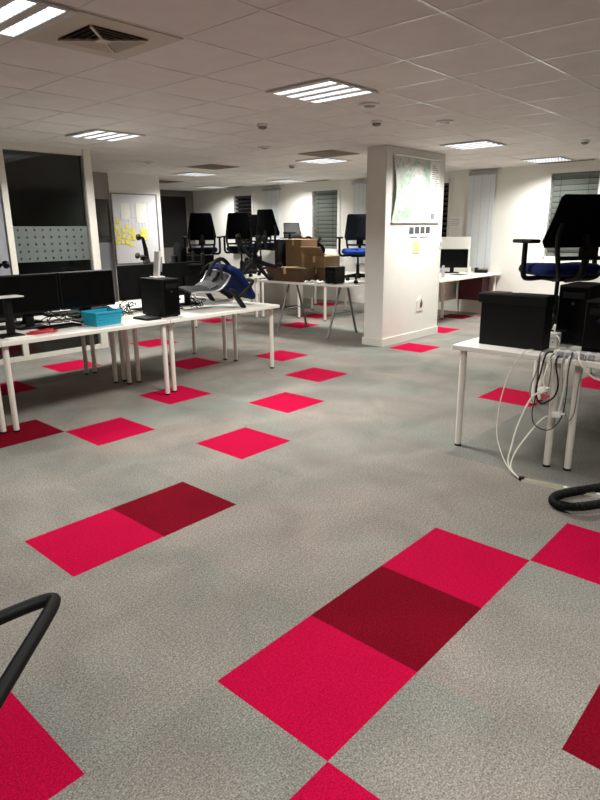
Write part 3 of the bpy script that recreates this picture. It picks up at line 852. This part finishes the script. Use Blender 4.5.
keyboard('black keyboard on the left desk between the red cable and the turquoise tray', 1.36, 4.11, z0, R(4), .34)
tag(MB().rbox(2.06, 3.84, z0, 2.22, 4.07, z0+.02, .004).build('closed_notebook', M['black']), 'dark closed notebook between the turquoise tray and the computer tower', 'notebook')
keyboard('black keyboard at the left edge behind the pale plate stand', .98, 4.42, z0, R(-3), .34)
def laptop(label, x, y, rz):
    t = thing('closed_laptop', label, 'laptop', (x, y, z0), rz, 'closed black laptops on the left back row')
    MB().rbox(-.17, -.12, 0, .17, .12, .014, .004).build('base', M['black'], t)
    MB().rbox(-.17, -.12, .0145, .17, .12, .022, .003).build('lid', M['black'], t)
laptop('closed black laptop on the back row seen under the left aisle monitor', 1.12, 4.92, R(8))
laptop('closed black laptop on the back row seen under the right aisle monitor', 1.80, 4.90, R(-6))
laptop('closed black laptop on the back row left of the computer tower', 2.18, 5.05, R(20))
tower('black computer tower lying flat on the back row behind the aisle monitors', 1.46, 5.18, .72, .40, .36, .11, R(4))
random.seed(11)
for i, (cx_, cy_, lab) in enumerate([(2.02, 4.2, 'tangle of black cable between the tray and the computer tower'), (2.62, 4.2, 'tangle of dark cable under the tipped mesh chair'), (1.45, 4.30, 'tangle of black cable behind the aisle monitors'), (2.2, 4.41, 'tangle of thin dark cable right beside the computer tower'), (2.95, 4.25, 'tangle of dark cable behind the tipped chair backrest')]):
    p = []
    for j in range(16): p.append((cx_+random.uniform(-.13, .13), cy_+random.uniform(-.1, .1), z0+.006+random.random()*(.13 if 0 < j < 15 else 0)))
    cable('tangled_cable', lab, p, .004, M['black'], 'cable', 'tangled cables on the left desks')
tag(MB().rbox(1.90, 4.36, z0, 2.0, 4.46, z0+.05, .006).build('power_adapter', M['white']), 'white power adapter among the cables left of the computer tower', 'adapter')
tag(MB().rbox(2.5, 4.33, z0, 2.62, 4.45, z0+.09, .006).build('telephone', M['greyink']), 'grey plastic base unit under the tipped mesh chair', 'phone')
def mug(label, x, y, z, m):
    t = thing('mug', label, 'mug', (x, y, z), R(40), 'mugs')
    MB().lathe([(.03, 0), (.038, .005), (.04, .095), (.036, .095), (.034, .01), (.0, .008)], 20).build('cup', m, t, True)
    MB().tube(smoothline([(.037, 0, .075), (.062, 0, .07), (.064, 0, .03), (.036, 0, .022)], 5), .005, 8).build('handle', m, t, True)
# ------------------------------------------------------------------ trestle table load
def carton(label, x, y, z, w, d, h, rz, m, tape=True, flap=False, group='cardboard boxes'):
    t = thing('cardboard_box', label, 'box', (x, y, z), rz, group)
    MB().rbox(-w/2, -d/2, 0, w/2, d/2, h, .004, 1).build('body', m, t)
    MB().box(-w/2-.001, -.003, h, w/2+.001, .003, h+.0012).build('lid_seam', M['brown'], t)
    if tape:
        MB().box(-w/2-.0015, -.025, h-.09, -w/2+.001, .025, h+.0015).box(-w/2-.0015, -.025, h, w/2+.0015, .025, h+.002).build('tape', M['tape'], t)
    if flap:
        MB().box(-w/2, -d/2, h, -w/2+.008, d/2, h+.16, 0, Matrix.Translation((-w/2, 0, h)) @ Matrix.Rotation(R(-35), 4, 'Y') @ Matrix.Translation((w/2, 0, -h))).build('flap', m, t)
    return t
FZ = .7705
carton('long low brown cardboard box at the front of the trestle table', 5.71, 5.42, FZ, .29, .72, .20, R(2), M['brown'])
carton('tall kraft cardboard box standing behind the long box', 6.12, 5.58, FZ, .30, .44, .60, R(-14), M['kraft'], True)
carton('lower brown cardboard box of the stack beside the tall box', 6.05, 5.10, FZ, .34, .38, .19, R(4), M['brown'])
carton('upper kraft cardboard box of the stack beside the tall box, flap open', 6.05, 5.10, FZ+.1925, .34, .42, .17, R(-3), M['kraft'], True, True)
tower('black computer tower on the trestle table below the blue-seated chair', 5.72, 4.58, FZ, .19, .22, .235, R(-90))
t = thing('dark_box', 'black box standing at the left of the tall cardboard box', 'box', (6.06, 5.90, FZ), R(-14))
MB().rbox(-.14, -.05, 0, .14, .05, .58, .006).build('body', M['black'], t)
MB().rbox(-.145, -.055, .56, .145, .055, .60, .006).build('lid', M['black'], t)
for i, (x, y, r_, lab) in enumerate([(5.64, 4.95, 5, 'crumpled white paper on the trestle table, nearest the front edge'), (5.60, 4.75, -5, 'crumpled white paper on the trestle table beside the black tower')]):
    q = MB(); random.seed(20+i)
    h_ = [[random.uniform(.004, .035) for _ in range(6)] for _ in range(6)]
    q.shell(lambda u, v: (-.09+.18*u, -.07+.14*v, h_[int(v*5)][int(u*5)]+.004), 5, 5, .002)
    tag(q.build('crumpled_paper', M['paper'], None, True, (x, y, FZ), (0, 0, R(r_))), lab, 'paper', 'crumpled papers on the trestle table')

# white cupboard, far devices
t = thing('cupboard', 'white cupboard at the window wall behind the tall cardboard box', 'cupboard', (8.25, 8.05, 0))
MB().rbox(-.2, -.42, 0, .2, .42, 1.33, .005).build('body', M['sill'], t)
for s in (-1, 1):
    d_ = MB().box(-.214, min(0, s*.415)+.003, .05, -.2, max(0, s*.415)-.003, 1.31).build('door', M['sill'], t)
    MB().tube([(-.225, s*.04, .62), (-.225, s*.04, .76)], .006, 8).build('handle', M['steel'], d_)
monitor('black monitor on the far desk right of the whiteboard wall', .5, .30, 5.16, 6.875, .74, R(-6), lift=.1)
tower('black computer tower on the far desk beside the monitors', 6.70, 7.40, .74, .2, .3, .22, R(40))
tag(MB().rbox(6.55, 6.85, .7405, 6.8, 7.1, .755, .003).build('paper_stack', M['paper']), 'white paper stack on the far desk near the raised chairs', 'paper')

# ------------------------------------------------------------------ desk right of the column
monitor('black monitor on the desk right of the column', .52, .32, 8.78, 4.40, .75, R(-58), lift=.09)
t = thing('desk_screen', 'pale desk divider standing behind the black monitor right of the column', 'divider', (9.03, 4.60, .7505), R(-58))
MB().rbox(-.36, -.012, 0, .36, .012, .61, .006).build('panel', M['top'], t)
MB().rbox(-.36, -.03, 0, -.30, .03, .012, .004).rbox(.30, -.03, 0, .36, .03, .012, .004).build('clamp_foot', M['steel'], t)
t = thing('desk_phone', 'black desk telephone on the desk right of the column', 'phone', (9.14, 4.02, .7505), R(-70))
MB().rbox(-.11, -.09, 0, .11, .09, .05, .01).build('body', M['black'], t)
MB().rbox(-.115, -.085, .05, -.06, .085, .085, .014).build('handset', M['black'], t)
tag(MB().box(8.35, 4.0, .7505, 8.62, 4.2, .755).build('paper_sheet', M['ink']), 'dark mat on the desk in front of the monitor right of the column', 'mat')
mug('white mug between the monitor and the telephone right of the column', 9.02, 4.20, .7505, M['white'])
tag(MB().tube([(7.75, 4.0, .7505), (7.75, 4.0, .94)], [.028, .02], 12).build('bottle', M['greyink'], None, True), 'grey bottle on the desk just right of the column', 'bottle')
t = thing('wall_notice', 'white paper notice on the wall between the dark window and the pale blind', 'notice', (X1-.0005, 4.72, 1.62))
MB().box(-.003, -.12, -.09, 0, .12, .09).build('sheet', M['paper'], t)
q = MB()
for i in range(4): q.box(-.0042, -.09, -.06+.035*i, -.0031, .09, -.05+.035*i)
q.build('print', M['greyink'], t)
t = thing('wall_socket', 'small white wall socket below the desk right of the column', 'socket', (X1-.0005, 5.3, .45))
MB().rbox(-.03, -.10, -.06, 0, .10, .06, .005).build('box', M['sill'], t)
MB().box(-.032, -.03, -.02, -.0298, .03, .02).build('outlet', M['greyink'], t)

# ------------------------------------------------------------------ right desk
t = thing('black_crate', 'black box with a lid on the right-hand desk corner', 'box', (2.87, .73, .7405), 0)
MB().rbox(-.07, -.215, 0, .06, .225, .32, .006).build('body', M['black'], t)
MB().rbox(-.08, -.22, .285, .065, .245, .35, .008).build('lid', M['black'], t)
q = MB().box(-.075, -.21, .3495, .06, .02, .352)
q.build('lid_sheet', M['slate'], t)
tag(MB().rbox(2.80, .80, 1.0915, 2.94, .92, 1.0945, .001).build('folded_card', M['brown']), 'brown card lying on the lid of the black box', 'card')
tower('black computer tower behind the black box on the right-hand desk', 3.30, .46, .74, .20, .34, .40, R(-90))
monitor('black monitor at the right edge, seen from behind, above the white cables', .54, .36, 3.28, .02, .74, R(100), lift=.11)
monitor('black monitor beyond the black computer tower on the right-hand desks', .54, .34, 3.75, .10, .74, R(100), lift=.12)
tower('black computer tower at the right edge beside the power strip', 2.95, .20, .74, .18, .22, .34, R(-90))
def plug(name, label, x, y, z, rot, s=1.0, cat='plug', group='white plugs'):
    t = thing(name, label, cat, (x, y, z), 0, group); t.rotation_euler = rot
    MB().rbox(-.035*s, -.028*s, -.026*s, .035*s, .028*s, .026*s, .008*s, 3).build('body', M['white'], t, True)
    MB().tube([(-.03*s, 0, 0), (-.062*s, 0, 0)], [.014*s, .008*s], 10).build('collar', M['white'], t, True)
    return t
t = thing('power_adapter', 'white double power adapter on the right-hand desk behind the black box', 'adapter', (3.07, .545, .7405), 0)
MB().rbox(-.04, -.04, 0, .04, .04, .085, .008, 2).build('body', M['white'], t, True)
MB().box(-.0415, -.03, .05, -.0395, .03, .055).box(-.0415, -.018, .02, -.0395, -.008, .03).box(-.0415, .008, .02, -.0395, .018, .03).build('seam', M['greyink'], t)
t = thing('power_strip', 'white multi-socket power strip lying across the right-hand desk end', 'power strip', (2.73, .27, .7405), R(-86))
MB().rbox(-.13, -.03, 0, .13, .03, .04, .006).build('body', M['white'], t)
q = MB()
for i in range(4): q.lathe([(.019, 0), (.019, .002)], 14, (-.09+.06*i, 0, .0395))
q.build('outlets', M['greyink'], t)
q = MB()
for i in range(4):
    q.rbox(-.11+.06*i, -.055, .008, -.075+.06*i, -.028, .036, .005)
q.build('plugged_adapters', M['greyink'], t)
plug('hanging_plug', 'white plug hanging in mid-air, upper of two below the right-hand desk', 2.615, .415, .535, (0, R(30), R(70)), .78)
plug('hanging_plug', 'white plug hanging by the desk leg, lower of two below the right-hand desk', 2.62, .315, .396, (0, R(15), R(80)), .78)
GC = 'cables hanging from the right-hand desk'
cable('white_cable', 'thin white cable hanging in a wide bow, leftmost of the desk cables', [(2.80, .57, .746), (2.66, .58, .748), (2.63, .643, .614), (2.60, .671, .462), (2.57, .673, .332), (2.53, .652, .208), (2.48, .594, .118), (2.43, .52, .05), (2.39, .43, .012)], .0032, M['cable'], 'cable', GC)
cable('white_cable', 'white cable from the power adapter down to the upper plug', [(3.05, .53, .82), (2.98, .47, .79), (2.80, .43, .755), (2.645, .407, .70), (2.62, .422, .60), (2.617, .41, .56)], .006, M['cable'], 'cable', GC)
cable('white_cable', 'white cable from the upper plug down to the floor', [(2.612, .44, .515), (2.60, .486, .461), (2.55, .528, .298), (2.50, .535, .178), (2.45, .53, .073), (2.41, .46, .012)], .0055, M['cable'], 'cable', GC)
cable('white_cable', 'white cable from the power strip down to the lower plug', [(2.69, .29, .77), (2.645, .298, .72), (2.645, .30, .61), (2.635, .304, .486), (2.622, .31, .42)], .006, M['cable'], 'cable', GC)
cable('white_cable', 'white cable from the lower plug curving down to the floor', [(2.612, .37, .375), (2.60, .41, .337), (2.52, .469, .219), (2.47, .504, .123), (2.43, .50, .048), (2.40, .44, .011)], .0055, M['cable'], 'cable', GC)
cable('black_cable', 'black cable looped below the right-hand desk edge', [(2.80, .44, .746), (2.655, .435, .752), (2.64, .453, .621), (2.62, .462, .527), (2.60, .421, .453), (2.60, .346, .50), (2.62, .331, .581), (2.64, .363, .698), (2.66, .361, .748), (2.82, .36, .746)], .0055, M['black'], 'cable', GC)
cable('black_cable', 'thin dark cable in the lowest hanging loop below the right-hand desk', [(2.655, .47, .752), (2.62, .459, .495), (2.58, .458, .392), (2.57, .428, .315), (2.57, .345, .299), (2.60, .29, .369), (2.635, .281, .49), (2.635, .284, .675), (2.67, .284, .785)], .0032, M['black'], 'cable', GC)
cable('grey_cable', 'grey cable hanging beside the black loop at the right-hand desk', [(2.80, .50, .746), (2.652, .47, .75), (2.645, .48, .64), (2.62, .50, .52), (2.61, .45, .42), (2.63, .40, .5), (2.645, .39, .66), (2.655, .40, .75), (2.8, .40, .745)], .004, M['greycable'], 'cable', GC)
cable('white_cable', 'white cable sagging to the right from the power strip', [(2.70, .25, .785), (2.62, .22, .74), (2.62, .14, .66), (2.64, .06, .65), (2.645, -.02, .70), (2.70, -.10, .75)], .006, M['cable'], 'cable', GC)
cable('white_cable', 'thin white cable hanging straight down beside the leg at the power strip', [(2.69, .32, .77), (2.645, .325, .70), (2.64, .30, .5), (2.65, .26, .36), (2.66, .23, .42), (2.65, .22, .6), (2.69, .21, .77)], .0035, M['greycable'], 'cable', GC)
# floor trunking
t = thing('floor_trunking', 'cream cable trunking strip lying on the carpet below the right-hand desk', 'trunking', (2.40, .41, 0), 0)
d_ = Vector((2.47-2.40, -.06-.41, 0)); Lr = d_.length; t.rotation_euler = (0, 0, math.atan2(d_.y, d_.x))
MB().slab([(-.028, 0), (.028, 0), (.017, .013), (-.017, .013)], 0, Lr+.25, 0, Matrix(((0, 0, 1, 0), (1, 0, 0, 0), (0, 1, 0, 0), (0, 0, 0, 1)))).build('channel', M['trunk'], t)
MB().rbox(-.02, -.018, .002, .01, .018, .02, .004).build('end_cap', M['black'], t)
MB().box(.24, -.012, .013, .26, .012, .0145).box(.42, -.012, .013, .46, .012, .0145).build('clips', M['white'], t)

# vacuum hose
t = thing('vacuum_cleaner', 'black ribbed vacuum cleaner hose looped on the carpet at the right edge', 'vacuum cleaner', (2.3, -.5, 0))
pl = smoothline([(3.0, -.62, .14), (2.85, -.30, .09), (2.62, -.05, .028), (2.50, .02, .026), (2.35, .11, .026), (2.24, .15, .026), (2.15, .13, .03), (2.11, .065, .04), (2.125, -.005, .05), (2.20, -.07, .055), (2.32, -.15, .06), (2.50, -.30, .08), (2.62, -.52, .12), (2.70, -.72, .17)], 34)
rs = [.0235+.0022*math.sin(i*1.9) for i in range(len(pl))]
MB().tube([p-Vector((2.3, -.5, 0)) for p in pl], rs, 14).build('hose', M['black'], t, True)
MB().lathe([(.12, .0), (.17, .03), (.18, .16), (.15, .24), (.06, .28), (.0, .285)], 24, (.62, -.30, 0)).build('body', M['black'], t, True)

# chair with black tubular arm, bottom left
t = thing('tubular_chair', 'black tube armrest of a chair at the lower left edge, close to the camera', 'chair', (-1.0, .15, 0))
o_ = Vector((-1.0, .15, 0))
arm = smoothline([(-1.12, .40, .66), (-.90, .388, .685), (-.72, .372, .69), (-.63, .366, .69), (-.588, .354, .69), (-.592, .335, .689), (-.64, .288, .685), (-.76, .185, .672), (-.94, .03, .65), (-1.04, -.05, .62)], 6)
MB().tube([p-o_ for p in arm], .0155, 16).build('armrest', M['black'], t, True)
MB().rbox(-.42, -.15, .42, -.02, .22, .47, .02, 3).build('seat', M['blackfab'], t, True)
for a, b in [((-1.12, .40), .66), ((-1.04, -.05), .62), ((-1.45, .40), .9), ((-1.45, -.05), .9)]:
    MB().tube([Vector((a[0], a[1], 0))-o_, Vector((a[0], a[1], b))-o_], .0125, 12).build('leg', M['black'], t, True)
MB().rbox(-.47, -.20, .60, -.44, .25, .90, .01, 2).build('backrest', M['blackfab'], t, True)

# ------------------------------------------------------------------ world, camera
wd = bpy.data.worlds.new('night'); SC.world = wd; wd.use_nodes = True
wd.node_tree.nodes['Background'].inputs[0].default_value = (.01, .012, .018, 1)
wd.node_tree.nodes['Background'].inputs[1].default_value = .2

cam = bpy.data.cameras.new('camera'); co = bpy.data.objects.new('camera', cam); COL.objects.link(co)
f, h, pitch, roll, yaw, ou, ov = 605.349885, 1.51428692, .274558095, -.00974673911, .835137428, -1.11005787, -.908150975
cy, sy, cp, sp = math.cos(yaw), math.sin(yaw), math.cos(pitch), math.sin(pitch)
fw = Vector((sy*cp, cy*cp, -sp)); rt = Vector((cy, -sy, 0)); upv = rt.cross(fw)
c, s = math.cos(roll), math.sin(roll)
r2 = c*rt+s*upv; u2 = -s*rt+c*upv
co.matrix_world = Matrix.Translation((ou, ov, h)) @ Matrix((r2, u2, -fw)).transposed().to_4x4()
cam.sensor_fit = 'VERTICAL'; cam.sensor_height = 36; cam.lens = f*36/800; cam.clip_start = .05
SC.camera = co
SC.view_settings.view_transform = 'Standard'; SC.view_settings.look = 'None'
SC.view_settings.exposure = 0.0; SC.view_settings.gamma = 1.0; SC.view_settings.use_curve_mapping = False
